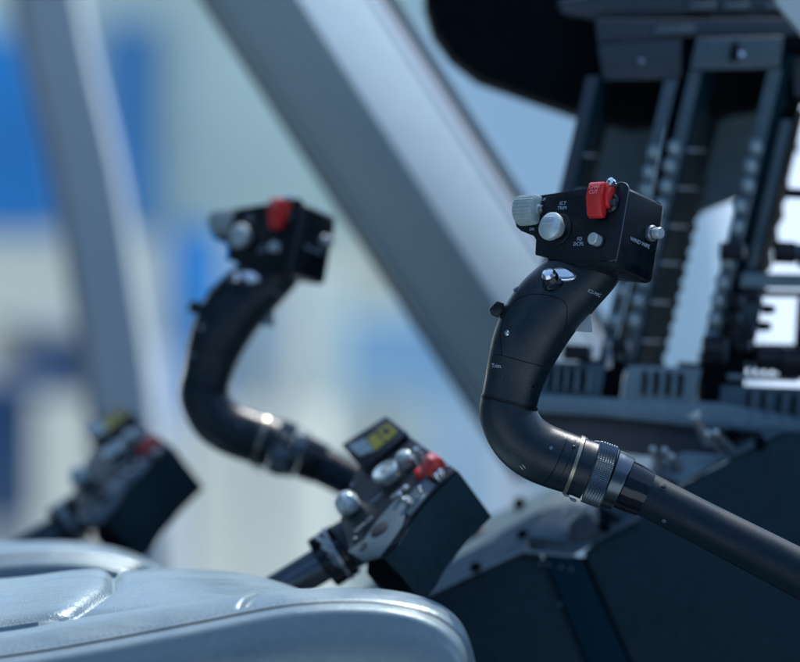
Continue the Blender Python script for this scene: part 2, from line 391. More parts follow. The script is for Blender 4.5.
# top cross members
pslab('cross_member', [(598, 44), (682, 38), (681, 79), (604, 80)], YP + .003, 0.02, M['flange_d'], ip, 0.001)
pslab('cross_member', [(697, 38), (784, 36), (780, 68), (690, 70)], YP - .002, 0.02, M['flange'], ip, 0.001)
pslab('upper_plate', [(596, 20), (800, 18), (900, 22), (900, 37), (690, 37), (598, 43)], YP + .006, 0.02, M['flange_d'], ip, 0.001)
pslab('label_plate', [(655, 27), (696, 26), (695, 33), (654, 34)], YP + .002, 0.003, M['flange'], ip, 0.0005)
# frame one
rail('rail', 588, 600, 76, 392, M['flange_d'])
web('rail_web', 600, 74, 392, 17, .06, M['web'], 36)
rail('rail', 667, 680, 80, 384, M['flange'])
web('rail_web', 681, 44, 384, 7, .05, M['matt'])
# frame two
rail('rail', 690, 702, 71, 372, M['flange'])
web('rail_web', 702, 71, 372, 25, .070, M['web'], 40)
rail('rail', 768, 782, 69, 384, M['flange'])
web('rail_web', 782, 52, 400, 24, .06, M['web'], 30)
# frame three
rail('rail', 793, 804, 120, 300, M['flange'], YP + .01)
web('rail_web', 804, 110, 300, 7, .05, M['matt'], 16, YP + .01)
pslab('cross_member', [(782, 36), (900, 34), (900, 48), (782, 50)], YP + .001, .03, M['matt'], ip, 0.001)
pslab('black_box', [(786, 52), (900, 50), (900, 105), (872, 108), (790, 100)], YP + .02, .06, M['matt'], ip, 0.002)
pslab('black_box_bezel', [(792, 56), (860, 54), (855, 96), (795, 97)], YP + .016, .0038, M['flange_d'], ip, 0.001)
# cut-outs: black trays and grey deflectors seen through the openings
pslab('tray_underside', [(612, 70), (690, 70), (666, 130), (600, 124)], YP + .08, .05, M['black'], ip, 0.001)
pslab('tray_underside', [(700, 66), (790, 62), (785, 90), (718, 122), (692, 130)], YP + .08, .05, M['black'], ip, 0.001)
pslab('grey_deflector', [(600, 121), (668, 126), (640, 230), (588, 240), (570, 215)], YP + .15, .004, M['ledge'], ip)
pslab('grey_deflector', [(700, 124), (790, 86), (800, 150), (756, 192), (668, 226)], YP + .15, .004, M['ledge'], ip)
# white graduation marks on the webs
for y in (149, 187, 225, 262, 301, 340):
    x = fx(702, y); slab('index_mark', [at(x + 3, y, YP + .006), at(x + 20, y + 1, YP + .063), at(x + 20, y + 3, YP + .063), at(x + 3, y + 2, YP + .006)], (0.0036, 0.0010, 0), M['ink'], ip)
for y in (154, 190):
    x = fx(600, y); slab('index_mark', [at(x + 2, y, YP + .006), at(x + 14, y + 1, YP + .058), at(x + 14, y + 3, YP + .058), at(x + 2, y + 2, YP + .006)], (0.0036, 0.0010, 0), M['ink'], ip)
# nut plates and their bright screws on the lit flanges
def nutplate(px, py, Y, s=1.0, m='silver'):
    o = at(px, py, Y); k = S(Y) * s
    nb = slab('nut_plate', [o + Vector((a * k, 0, b * k)) for a, b in ((-5, -7), (4, -8), (7, -3), (6, 5), (2, 8), (-4, 7), (-7, 2))], (0, 0.004, 0), M['ledge'], ip, 0.0007)
    lathe('screw', o + Vector((0, -0.0003, 0)), (0, -1, 0), [(3.6 * k, 0), (3.6 * k, .0012), (2.6 * k, .0024), (1.0 * k, .0028)], M[m], nb, n=14)
for y in (148, 166, 186, 205, 224, 243, 262, 281, 300, 320): nutplate(fx(694, y) - 1 + random.uniform(-1, 1), y, YP - .006)
for y in (152, 172, 190, 208, 262, 290, 320, 345): nutplate(fx(674, y) + random.uniform(-1.5, 1), y, YP - .006, .95)
for y in (147, 166, 185, 206, 227, 262, 282, 300, 318, 338): nutplate(fx(774, y) + random.uniform(-1.5, 1.5), y, YP - .006, 1.05)
lathe('quarter_turn', at(740, 56, YP - .004), (0, -1, 0), [(.0028, 0), (.0028, .001), (.0015, .002)], M['chrome'], ip, n=16)
pslab('latch', [(733, 43), (739, 42), (736, 62), (730, 60)], YP - .007, .0045, M['matt'], ip, .0005)
lathe('quarter_turn', at(641, 62, YP + .001), (0, -1, 0), [(.0022, 0), (.0022, .001), (.0012, .002)], M['steel'], ip, n=16)
# black thumbscrews that stick out sideways
def thumb(x, y, L, r, Y=YP - .014):
    k = S(Y); o = at(x, y, Y)
    t = lathe('thumbscrew', o, (1, 0, -0.05), [(r * k * .8, 0), (r * k, .0007), (r * k, L * k - .0007), (r * k * .8, L * k)], M['box'], ip, n=28, flute=14, fd=.0006)
    lathe('washer', o + Vector((L * k, 0, -.05 * L * k)), (1, 0, -0.05), [(r * k * .8, .0001), (r * k * .9, .0016), (r * k * .5, .0024)], M['edge'], t, n=20)
for a in ((720, 251, 22, 9), (774, 252, 22, 11), (798, 256, 24, 12), (786, 193, 22, 5), (702, 350, 22, 15), (756, 358, 24, 12), (779, 362, 30, 16), (563, 352, 26, 8)): thumb(*a)
for a in ((727, 300, 14, 6), (724, 318, 14, 6), (745, 297, 14, 6), (762, 309, 10, 5), (758, 326, 10, 5), (741, 330, 13, 7), (797, 311, 10, 6), (797, 327, 10, 6), (735, 345, 14, 7), (612, 345, 14, 8)): thumb(*a, Y=YP - .010)
# lower right box with the bright opening
pslab('lower_crossbar', [(742, 273), (900, 276), (900, 289), (740, 288)], YP - .003, .012, M['ledge'], ip, .0015)
pslab('lower_crossbar', [(738, 290), (900, 292), (900, 298), (738, 297)], YP + .004, .012, M['flange_d'], ip, .001)
pslab('lower_post', [(742, 298), (764, 298), (755, 345), (732, 346)], YP + .002, .02, M['flange'], ip, .001)
pslab('lower_post', [(800, 298), (850, 298), (850, 345), (797, 345)], YP + .002, .02, M['matt'], ip, .001)
pslab('lower_bar', [(725, 344), (900, 346), (900, 372), (720, 368)], YP + .003, .03, M['matt'], ip, .001)
pslab('lip', [(728, 374), (798, 377), (800, 382), (727, 379)], YP - .012, .03, M['ledge'], ip, .001)
for i in range(7):
    x = 745 + i * 8; pslab('vent_fin', [(x, 362), (x + 3, 362), (x + 1, 373), (x - 2, 373)], YP - .006, .008, M['ledge'], ip)
# posts down to the sill
pslab('foot_post', [(703, 352), (748, 356), (742, 408), (700, 404)], YP - .006, .04, M['matt'], ip, .001)
pslab('foot_post', [(606, 345), (628, 345), (620, 402), (602, 400)], YP - .004, .04, M['matt'], ip, .001)
pslab('post_clip', [(606, 352), (613, 350), (612, 368), (605, 369)], YP - .009, .004, M['steel'], ip, .0008)
pslab('post_clip', [(620, 342), (628, 344), (622, 362), (616, 358)], YP - .009, .004, M['flange'], ip, .0008)
pslab('side_block', [(680, 362), (703, 364), (700, 384), (677, 381)], YP - .004, .02, M['flange_d'], ip, .001)
pslab('side_block', [(580, 358), (606, 360), (603, 378), (578, 376)], YP - .004, .02, M['flange_d'], ip, .001)
# louvred sill panels
def louvre(outline, slots, Y, m, sw=5, sh_=26, lean=-0.12, curve=0):
    p = pslab('louvre_panel', outline, Y, .012, M[m], ip, .001)
    for x, y in slots:
        pts = [(x + lean * 0 - curve, y), (x + sw - curve, y), (x + sw + curve * .0, y + sh_ * .5), (x + sw + lean * sh_, y + sh_), (x + lean * sh_, y + sh_), (x - curve * .6, y + sh_ * .5)]
        s = slab('slot', [at(a, b, Y - .0012) for a, b in pts], (0, .0011, 0), M['black'], p)
        slab('slot_lip', [at(a + sw + 1.2, b, Y - .004) for a, b in [(x, y + 1), (x + 2.5, y + 1), (x + 2.5 + lean * sh_, y + sh_ - 1), (x + lean * sh_, y + sh_ - 1)]], (0, .0026, 0), M['ledge'], s)
louvre([(722, 385), (900, 392), (900, 440), (715, 430)], [(747, 392), (762, 393), (778, 394), (793, 395), (809, 396)], YP - .015, 'conf')
louvre([(628, 366), (702, 368), (694, 404), (622, 402)], [(643, 371), (655, 371), (667, 372), (679, 373)], YP - .015, 'ledge', 5, 24, -.1, 1)
louvre([(540, 362), (606, 364), (600, 399), (530, 396)], [(550, 367), (560, 367), (570, 368), (582, 369)], YP - .012, 'conf', 5, 23, -.1, 1)
pslab('sill', [(500, 392), (600, 398), (720, 403), (900, 434), (900, 445), (700, 428), (600, 417), (500, 412)], YP - .018, .05, M['ledge'], ip, .003)
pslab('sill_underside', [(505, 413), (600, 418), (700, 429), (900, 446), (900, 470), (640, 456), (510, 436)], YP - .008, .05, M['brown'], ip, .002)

# ------------------------------------------------------------------ centre console
YC = 0.27
cc = root('centre_console', at(640, 760, YC + .1), 'near black centre console with grey top plate and switches, below the instrument frame', 'console')
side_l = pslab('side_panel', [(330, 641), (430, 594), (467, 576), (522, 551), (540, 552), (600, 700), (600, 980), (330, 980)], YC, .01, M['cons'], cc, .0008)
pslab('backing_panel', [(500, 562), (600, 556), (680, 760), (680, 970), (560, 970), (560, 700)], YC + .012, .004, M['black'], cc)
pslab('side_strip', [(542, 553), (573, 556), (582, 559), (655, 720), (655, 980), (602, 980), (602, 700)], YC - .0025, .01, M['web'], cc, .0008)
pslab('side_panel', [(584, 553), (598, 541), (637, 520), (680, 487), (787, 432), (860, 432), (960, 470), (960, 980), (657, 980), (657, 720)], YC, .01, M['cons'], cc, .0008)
for x, y in ((541, 564), (548, 565), (561, 567), (571, 569), (588, 604), (606, 642), (560, 604)):
    lathe('rivet', at(x, y, YC - (.0026 if y < 575 else .0001) - (.0 if y > 575 else 0)), (0, -1, 0), [(.0012, 0), (.0009, .0006), (.0003, .0009)], M['edge'], cc, n=12)
def quad(name, pts, m, th=.003, parent=cc, bev=.0005):
    P = [at(*p) for p in pts]; n = (P[1] - P[0]).cross(P[2] - P[0]).normalized()
    if n.z > 0: n = -n
    return slab(name, P, n * th, m, parent, bev)
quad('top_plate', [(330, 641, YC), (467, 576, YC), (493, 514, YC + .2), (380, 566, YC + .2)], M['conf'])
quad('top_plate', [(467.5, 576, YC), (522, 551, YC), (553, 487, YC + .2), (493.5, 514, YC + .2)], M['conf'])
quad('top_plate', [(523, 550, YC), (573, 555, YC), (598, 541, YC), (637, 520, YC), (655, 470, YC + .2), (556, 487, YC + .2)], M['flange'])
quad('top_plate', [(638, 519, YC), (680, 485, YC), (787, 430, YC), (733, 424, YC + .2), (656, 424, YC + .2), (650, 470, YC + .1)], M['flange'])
quad('inset_plate', [(656, 470, YC + .005), (680, 482, YC - .001), (728, 456, YC + .004), (682, 451, YC + .06)], M['ledge'], .002)
quad('edge_lip', [(430, 593, YC - .004), (467, 575, YC - .004), (522, 550, YC - .004), (573, 555, YC - .004), (573, 557.5, YC - .004), (522, 552.5, YC - .004), (467, 577.5, YC - .004), (430, 595.5, YC - .004)], M['ledge'], .002)
pslab('module', [(528, 536), (569, 541), (568, 550), (529, 547)], YC - .001, .02, M['flange_d'], cc, .001)
quad('module_cover', [(527, 535, YC), (570, 540, YC), (566, 521, YC + .08), (545, 520, YC + .08)], M['conf'], .002)
pslab('module', [(569, 524), (588, 512), (599, 526), (598, 541), (573, 553)], YC + .002, .03, M['flange_d'], cc, .0015)
pslab('module', [(596, 498), (620, 506), (640, 505), (640, 516), (600, 536)], YC + .03, .03, M['flange'], cc, .0015)
for i in range(9):
    x, y = 560 + random.uniform(0, 70), 505 + random.uniform(0, 18)
    pslab('small_fitting', [(x, y), (x + 7, y + 1), (x + 6, y + 6), (x - 1, y + 5)], YC + .02, .008, M['steel' if i % 3 == 0 else 'matt'], cc, .0008)
def cscrew(x, y, Y, r=6):
    k = S(Y); lathe('fastener', at(x, y, Y), (-.1, -.75, .65), [(r * k, -.003), (r * k, .0015), (r * k * .75, .003), (r * k * .3, .003)], M['matt'], cc, n=20)
for a in ((519, 503, YC + .17), (523, 535, YC + .05), (476, 568, YC - .001), (604, 525, YC + .01), (760, 442, YC - .001), (733, 434, YC + .05), (688, 443, YC + .08)): cscrew(*a)
def toggle(x0, y0, x1, y1, r, Y):
    a, b = at(x1, y1, Y + .01), at(x0, y0, Y); k = S(Y); d = (b - a)
    t = lathe('toggle_switch', a, d, [(r * k * 1.1, 0), (r * k * 1.05, d.length * .5), (r * k * .95, d.length)], M['steel'], cc, n=20)
    lathe('tip', b, d, [(r * k, -.0005), (r * k, .001), (r * k * .7, .0025), (r * k * .2, .003)], M['silver'], t, n=20)
for a in ((696, 418, 709, 443, 5.5), (708, 434, 722, 452, 3.6), (716, 433, 732, 451, 3.6), (653, 450, 664, 468, 3.6), (665, 451, 675, 466, 3.6), (672, 457, 686, 475, 3.6)): toggle(*a, YC - .002)
pslab('tip_cap', [(687, 415), (699, 409), (701, 413), (690, 419)], YC - .006, .006, M['silver'], cc, .001)

# ------------------------------------------------------------------ cyclic stick (built once, copied)
cy = root('cyclic_stick', at(905, 640, 0), 'black cyclic stick in sharp focus at the right, with grey fluted knob and knurled collar', 'control stick', 'cyclic control sticks')
K = [(509.2, 403.3, 28.3), (507.8, 411, 28.6), (511.5, 424, 29), (521, 439, 29.5), (536, 450.5, 30), (553, 458, 30), (574, 465, 29.5)]
def rlin(keys, per):
    out = []
    for a, b in zip(keys, keys[1:]):
        for j in range(per): out.append(tuple(a[c] + (b[c] - a[c]) * j / per for c in range(len(a))))
    return out + [tuple(keys[-1])]
def path(keys, per=10, lin=False):
    q = (rlin if lin else resample)(keys, per); return [at(x, y, 0) for x, y, r in q], [r * PXM for x, y, r in q]
# grip body: its own swelling shape up to the neck
GK = [(509, 403, 28), (513, 386, 28.8), (518, 368, 31), (526, 345, 34.5), (537, 323, 36.5), (551, 304, 36.5), (572, 284, 34.5), (592, 266, 31), (604, 248, 28)]
P, rad = path(GK, 26)
bm = bmesh.new(); loft_bm(bm, P, rad, n=200, squash=0.86); bm.normal_update()
def topx(p):
    k = 2.5 / (p.y - CAMY); return (400 + p.x * k / PXM, 331 - ((p.z - CAMZ) * k + 2.5 * math.tan(PITCH)) / PXM)
def poly_dist(x, y, poly):
    best = 1e9; inside = False
    for (x1, y1), (x2, y2) in zip(poly, poly[1:] + poly[:1]):
        dx, dy = x2 - x1, y2 - y1; t = max(0, min(1, ((x - x1) * dx + (y - y1) * dy) / (dx * dx + dy * dy + 1e-9)))
        best = min(best, math.hypot(x - x1 - t * dx, y - y1 - t * dy))
        if (y1 > y) != (y2 > y) and x < (x2 - x1) * (y - y1) / (y2 - y1) + x1: inside = not inside
    return best if inside else -best
cover = resample([(499, 350), (500, 334), (505, 313), (518, 299), (536, 294), (553, 297), (565, 305), (566, 322), (560, 345), (549, 364), (526, 359), (499, 351)], 5)[:-1]
shoulder = resample([(541, 287), (548, 273), (562, 265), (577, 268), (579, 279), (566, 290), (552, 294), (541, 287)], 5)[:-1]
move = []
for v in bm.verts:
    if v.normal.y < .1:
        x, y = topx(v.co); d = poly_dist(x, y, cover); t = max(0, min(1, d / 2.5 + .5))
        h = .0011 * t * t * (3 - 2 * t) - .0005 * math.exp(-((d + .5) / 1.0) ** 2)
        d2 = poly_dist(x, y, shoulder); t2 = max(0, min(1, d2 / 6 + .5)); h += .0016 * t2 * t2 * (3 - 2 * t2)
        move.append((v, v.normal.copy() * h))
for v, m_ in move: v.co += m_
grip = emit('grip', bm, M['grip'], cy, True, 50)
bv = world_bvh(grip)
P, rad = path(K, 12)
rad = [r * (1 if i > 2 else .985) for i, r in enumerate(rad)]
elbow = loft('elbow', P, rad, M['grip'], cy, n=64, squash=0.92)
bve = world_bvh(elbow)
# joint rings
def ring_on(name, keys, grow, m, parent, sq=0.92, n=64, prof=None, per=6):
    P, rad = path(keys, per, True); return loft(name, P, [r + grow * PXM for r in rad], m, parent, n=n, squash=sq, prof=prof)
ring_on('joint_ring', [(509.9, 400.6, 28.4), (509.3, 403, 28.4), (508.7, 405.4, 28.4)], 0.7, M['box'], cy, .88)
ring_on('groove', [(509.5, 402.4, 28.4), (509.3, 403.2, 28.4)], 0.95, M['black'], cy, .88)
# thin seam lines drawn on the moulding as sunk black cords
def seam(name, pts, bvh, parent, r=0.45, m=None, per=6, lift=0.0):
    Q = []
    for x, y in resample(pts, per):
        p, n = hit(bvh, x, y); Q.append(p + n * lift * PXM)
    bm = bmesh.new(); loft_bm(bm, Q, [r * PXM] * len(Q), n=8); return emit(name, bm, m or M['black'], parent, True)
seam('seam', [(500, 334), (506, 312), (519, 298), (536, 294), (554, 297), (566, 304), (566, 322), (560, 345), (548, 366)], bv, grip)
seam('seam', [(493, 354), (508, 357), (526, 362), (546, 367)], bv, grip)
seam('seam', [(500, 334), (501, 345), (502, 356)], bv, grip)
seam('seam', [(567, 438), (561, 455), (552, 473), (543, 484)], bve, elbow)
seam('seam', [(576, 440), (570, 457), (561, 476), (553, 487)], bve, elbow, .3)
def screw_on(x, y, r, bvh, parent, name='screw', m='chrome', h=.0006):
    p, n = hit(bvh, x, y); k = PXM
    s = lathe(name, p - n * .0006, n, [(r * k, 0), (r * k, .0006 + h * .5), (r * k * .7, .0006 + h), (r * k * .15, .0006 + h)], M[m], parent, n=20)
    return s, p, n
screw_on(507, 333, 2.8, bv, grip)
s_, p_, n_ = screw_on(533, 386, 4.0, bv, grip, 'flush_screw', 'grip', .0003)
screw_on(533, 386, 2.0, bv, s_, 'recess', 'black', .0006)
screw_on(551, 448, 1.8, bve, elbow, 'flush_screw', 'edge', .0002)
screw_on(574, 447, 2.0, bve, elbow, 'flush_screw', 'box', .0004)
def text_on(name, s, size, x, y, ang, bvh, parent, m):
    p, n = hit(bvh, x, y); a = R(ang); u = Vector((math.cos(a), 0, math.sin(a))); u = (u - n * u.dot(n)).normalized(); v = n.cross(u)
    text(name, s, size * PXM, p, u, v, M[m], parent, lift=.0003)
text_on('lettering', 'ICS-MIC', 5.0, 594, 293, -28, bv, grip, 'ink')
text_on('lettering', 'Trim.', 6.0, 497, 366, -4, bv, grip, 'ink')
text_on('lettering', '11', 7.0, 523, 467, 40, bve, elbow, 'white')
# four-way trim hat on the front of the neck
p, n = hit(bv, 552, 281)
hat = lathe('trim_switch', p - n * .003, n + Vector((-.35, 0, .75)), [(.0072, 0), (.0073, .0015), (.0064, .0028), (.0052, .0034), (.0048, .0062), (.0042, .0072), (.0020, .0075)], M['gloss'], cy, n=40, flute=8, fd=.0008, fr=(4, 5))
lathe('cap', p + (n + Vector((-.35, 0, .75)))  .normalized() * .0042, n + Vector((-.35, 0, .75)), [(.0040, 0), (.0044, .0012), (.0034, .0030), (.0012, .0036)], M['chrome'], hat, n=28)
# chrome boot plate on the shoulder
p, n = hit(bv, 563, 274)
lathe('switch_bezel', p - n * .0018, n + Vector((.05, 0, .3)), [(.0082, 0), (.0082, .0012), (.0074, .0020), (.0058, .0026), (.0026, .0030)], M['chrome'], cy, n=40, sq=.62, ref=(1, 0, -.2))
# two small switches on the forward edge
slab('thumb_switch', [at(x, y, -.004) for x, y in ((489, 309), (497, 301), (504, 303), (505, 310), (498, 318), (491, 315))], (0, .008, 0), M['box'], cy, .0008)
slab('thumb_switch', [at(x, y, -.003) for x, y in ((513, 289), (520, 285), (526, 287), (522, 295), (515, 297))], (0, .006, 0), M['edge'], cy, .0008)
# trigger guard on the rear edge
slab('trigger', [at(x, y, -.005) for x, y in ((574, 331), (586, 316), (590, 312), (591.5, 322), (592.5, 332.5), (584, 332))], (0, .010, 0), M['trig'], cy, .0006)
# collar stack
ring_on('clamp_ring', [(572, 464.2, 29.6), (575.5, 465.4, 29.6)], 1.2, M['brass'], cy, .95, per=3)
lugs = [(586, 440.5), (598, 443.5)]
for x, y in lugs:
    slab('lug', [at(a, b, -.004) for a, b in ((x - 6, y + 2), (x - 4, y - 2.5), (x + 2, y - 2.5), (x + 4, y + 3))], (0, .008, 0), M['edge'], cy, .0008)
for x, y in ((566, 494), (573, 499)):
    slab('lug', [at(a, b, -.005) for a, b in ((x - 4, y - 2), (x + 4, y + 1), (x + 3, y + 3.5), (x - 2, y + 2))], (0, .008, 0), M['edge'], cy, .0008)
ring_on('coupling', [(576, 465.6, 29.3), (583, 468.2, 29.3), (590, 470.8, 29.6)], 0.2, M['grip'], cy, .95)
CK = [(590.2, 471, 31.2), (591.5, 471.4, 32.3), (600, 474.5, 32.5), (608, 477.3, 32.3), (609.5, 477.8, 31)]
P, rad = path(CK, 10, True); nk = 110
bm = bmesh.new()
loft_bm(bm, P, rad, n=220, squash=.95, prof=lambda i, t: 1 - (0.018 * (0.5 + 0.5 * math.cos(t * nk)) if 6 < i < len(P) - 7 else .004) - (0.012 * (i % 3 == 0) if 6 < i < len(P) - 7 else 0))
emit('knurled_nut', bm, M['knurl'], cy, True, 30)
ring_on('lock_ring', [(609.8, 478, 29.6), (615, 480, 29.3), (622, 483, 28.6), (623, 483.5, 27)], 0, M['knurl'], cy, .95)
ring_on('glossy_sleeve', [(623.2, 483.6, 25.5), (634, 488.5, 25), (646, 494, 23.5)], 0, M['gloss'], cy, .95)
TK = [(645, 493.8, 22.2), (700, 522, 22.2), (800, 573.5, 24), (870, 612, 24.5), (900, 634, 24.5), (908, 660, 24.5), (908, 760, 24.5)]
P, rad = path(TK, 10); tube = loft('tube', P, rad, M['tube'], cy, n=56)
bvt = world_bvh(tube)
s_, p_, n_ = screw_on(663, 487, 4.2, bvt, tube, 'flush_screw', 'grip', .0003)
screw_on(663, 487, 2.6, bvt, s_, 'recess', 'black', .0006)
screw_on(664, 521, 2.2, bvt, tube, 'flush_screw', 'edge', .0003)
lathe('base_boot', at(908, 800, 0), (0, 0, 1), [(.045, 0), (.045, .004), (.030, .008), (.022, .022), (.017, .034)], M['rubber'], cy, n=32)

# switch box on top
u, v, wv = (.723, -.694, .021), (.18, .216, .96), (.67, .69, -.28)
PL = Plane(575, 225, -0.012, u, v, wv)
out = [(539, 195.5), (580, 189.5), (615, 184.2), (621, 183), (625.5, 185), (627.5, 189), (626, 200), (615.5, 256), (612.5, 260), (608, 261.5), (570, 261), (552, 259.5), (536.5, 255), (537.5, 240), (535, 236), (523, 231), (518.5, 227), (517, 221), (517.5, 203), (521, 199)]
front = slab('face_plate', [PL.p(x, y, 1.2) for x, y in out], PL.w * 2.4 * PXM, M['box'], cy, .0005)
cx_, cy_ = 575, 225
inset = [((x - cx_) * .972 + cx_, (y - cy_) * .972 + cy_) for x, y in out]
body_out = [(541, 198), (621, 185.5), (626.3, 190), (613, 266), (608, 268), (552, 262), (541, 256), (541, 240)]
slab('housing', [PL.p(x, y, -1.3) for x, y in body_out], PL.w * 57 * PXM, M['box'], cy, .0022)
# plate rim: edge highlight and wear drawn as pale cords
rim = [(615, 184.4), (621, 183.2), (625.4, 185.1), (627.4, 189), (626, 200), (615.5, 256), (612.5, 260), (608, 261.5)]
bm = bmesh.new(); q = [PL.p(x, y, 1.15) for x, y in resample(rim, 5)]
loft_bm(bm, q, [.00022] * len(q), n=8); emit('worn_highlight_rim', bm, M['edge'], front, True)
e0 = PL.p(626.0, 190.5, -2.5); e1 = e0 + PL.w * 54 * PXM; e2 = e1 - PL.v * 62 * PXM
for a_, b_ in ((e0, e1), (e1 + PL.u * .0003 - PL.v * .003, e2)):
    bm = bmesh.new(); loft_bm(bm, [a_ + (b_ - a_) * t_ / 6 for t_ in range(7)], [.00013] * 7, n=6); emit('worn_highlight_rim', bm, M['edge'], front, True)  # the same pale cords draw the highlight on worn housing edges
# fluted trim wheel, axis along the plate
a0 = PL.p(525, 212.5, 7); axw = Vector((.80, -.58, .06)).normalized()
fw = lathe('fluted_knob', a0, axw, [(.0072, 0), (.0088, .0008), (.0090, .0016), (.0090, .0130), (.0086, .0140), (.0070, .0143), (.0020, .0143)], M['knob'], cy, n=160, flute=26, fd=.0007, fr=(1, 4), auto=40)
lathe('hub', a0 + axw * .0143, axw, [(.0030, -.001), (.0030, .0006), (.0012, .0010)], M['silver'], fw, n=20)
lathe('shaft', a0 + axw * .0147, axw, [(.0024, .0005), (.0024, .003)], M['steel'], fw, n=16)
# mushroom push button with hatched crown
c = PL.p(560, 230, 0)
lathe('button_bezel', c, PL.n, [(.0098, 0), (.0098, .0012), (.0088, .0018)], M['box'], cy, n=40)
pb = lathe('push_button', c, PL.n, [(.0056, .0015), (.0056, .0055), (.0083, .0062), (.0086, .0076), (.0082, .0092), (.0064, .0106), (.0030, .0113), (.0006, .0114)], M['silver'], cy, n=48)
bvp = world_bvh(pb)
for i in range(-4, 5):
    bm = bmesh.new(); q = []
    for j in range(9):
        a_, b_ = i * 1.7, 1 + j * 1.0
        if a_ * a_ + b_ * b_ > 120: continue
        oo = c + (PL.u * a_ * 1.0 + PL.v * b_) * PXM + PL.n * .05
        loc, nn, _, _ = bvp.ray_cast(oo, -PL.n)
        if loc is not None: q.append(loc)
    if len(q) > 2: loft_bm(bm, q, [.00022] * len(q), n=6); emit('grip_rib', bm, M['chrome'], pb, True)
    else: bm.free()
# small round button and its label
c = PL.p(599, 242, 0)
lathe('button_collar', c, PL.n, [(.0042, 0), (.0042, .0018), (.0036, .0024)], M['box'], cy, n=28)
lathe('push_button', c, PL.n, [(.0034, .002), (.0036, .0072), (.0032, .0078), (.0008, .0080)], M['silver'], cy, n=28)
text('lettering', 'ICT\nTRIM', 5.2 * PXM, PL.p(564, 206, 1.2), PL.u, PL.v, M['ink'], front, 1.1)
text('lettering', 'FD\nDCPL', 5.4 * PXM, PL.p(579.5, 242, 1.2), PL.u, PL.v, M['ink'], front, 1.1)
text('lettering', 'UP', 4.2 * PXM, PL.p(546, 199.5, 1.2), PL.u, PL.v, M['ink'], front)
text('lettering', 'DN', 4.2 * PXM, PL.p(534, 229.5, 1.2), PL.u, PL.v, M['ink'], front)
# red guarded switch
def uvp(x, y, h): return PL.p(x, y, h)
lathe('switch_base', PL.p(611, 204, 0), PL.n, [(.0062, 0), (.0062, .002), (.0050, .0032)], M['gloss'], cy, n=28)
A = PL.p(604, 203, 0)
def G(a, b, h): return A + (PL.u * a + PL.v * b + PL.n * h) * PXM
# side outline (b along v, h along n) swept along u -> hooded guard
gd_prof = [(15, 4), (17, 10), (17, 15), (14, 17), (1, 17.5), (-16, 11), (-18.5, 6), (-15, 4), (-9, 2.5)]
guard = slab('switch_guard', [G(-11, b, h) for b, h in gd_prof], PL.u * 19 * PXM, M['red'], cy, .0006)
slab('guard_flange', [G(8.2, b, h) for b, h in ((15, 3), (13, 12), (4, 13), (-6, 10), (-9, 2))], PL.u * 5 * PXM, M['red'], cy, .0006)
text('lettering', 'CHAF\nCUT', 5.6 * PXM, G(-1.5, 8.5, 17.4), PL.u, PL.v, M['pinkink'], guard, 1.0, lift=.00025)
lathe('toggle_switch', G(13, 16, 3), PL.n * 1 + PL.v * .2, [(.0016, 0), (.0016, .003), (.0026, .0036), (.0026, .0056), (.0012, .0064)], M['chrome'], cy, n=20)
lathe('toggle_switch', G(14, -2, 2), PL.n + PL.u * .3, [(.0022, 0), (.0026, .002), (.0016, .0034)], M['gloss'], cy, n=20)
# side button and label: on the face whose normal is u
sb = PL.p(626.3, 190, 0)
def SD(px, py, h=0):      # point on the housing's right side
    o = PL.p(620.5, 226, -1.3); ex, ey = px - 620.5, -(py - 226)
    a, b, c_, d_ = PL.w.x, PL.v.x, PL.w.z, PL.v.z; D = a * d_ - b * c_
    s1, s2 = (d_ * ex - b * ey) / D, (a * ey - c_ * ex) / D
    return o + (PL.w * s1 + PL.v * s2 + PL.u * h) * PXM
c = SD(649, 233)
lathe('button_collar', c - PL.u * .0004, PL.u, [(.0048, 0), (.0048, .0020), (.0040, .0030)], M['edge'], cy, n=28)
lathe('push_button', c, PL.u, [(.0032, .003), (.0034, .0072), (.0030, .0079), (.0006, .0080)], M['silver'], cy, n=28)
text('lettering', 'WIND WIPE', 5.6 * PXM, SD(637, 242.5, .3), PL.w, PL.v, M['ink'], front, 1.0, lift=.0003)

far = copy_tree(cy, None, cy.location + (at(262, 441, 0.42) - at(576, 466, 0)))
far['label'] = 'blurred black cyclic stick left of the windscreen pillar, the farther of the two'

# ------------------------------------------------------------------ collective lever (built once, copied)
YL = 0.20
cl = root('collective_lever', at(200, 680, YL), 'near collective lever with black switch box, red guard and yellow placards, behind the seat front', 'control lever', 'collective control levers')
QL = Plane(411, 480, YL - .03, (.75, .137, .62), (-.356, .906, .23), (.54, .40, -.74))
kq = QL.k
top = [(456, 468.5), (429, 494), (409, 518), (398, 536), (384, 551), (366, 556), (351, 549), (347, 535), (340, 522), (345, 506), (352, 485), (362, 466), (390, 428), (412, 441)]
plate = slab('face_plate', [QL.p(x, y, 1.5) for x, y in top], QL.w * 3 * kq, M['box'], cl, .0006)
bodyp = [(457, 467.5), (430, 494), (410, 518), (399, 536), (386, 549), (378, 545), (372, 525), (380, 495), (395, 455), (404, 441), (414, 442)]
slab('housing', [QL.p(x, y, -1.7) for x, y in bodyp], QL.w * 64 * kq, M['cons'], cl, .0012)
slab('lower_housing', [QL.p(x, y, -30) for x, y in ((405, 520), (380, 552), (362, 556), (350, 548), (352, 520), (370, 500))], QL.w * 38 * kq, M['matt'], cl, .0012)
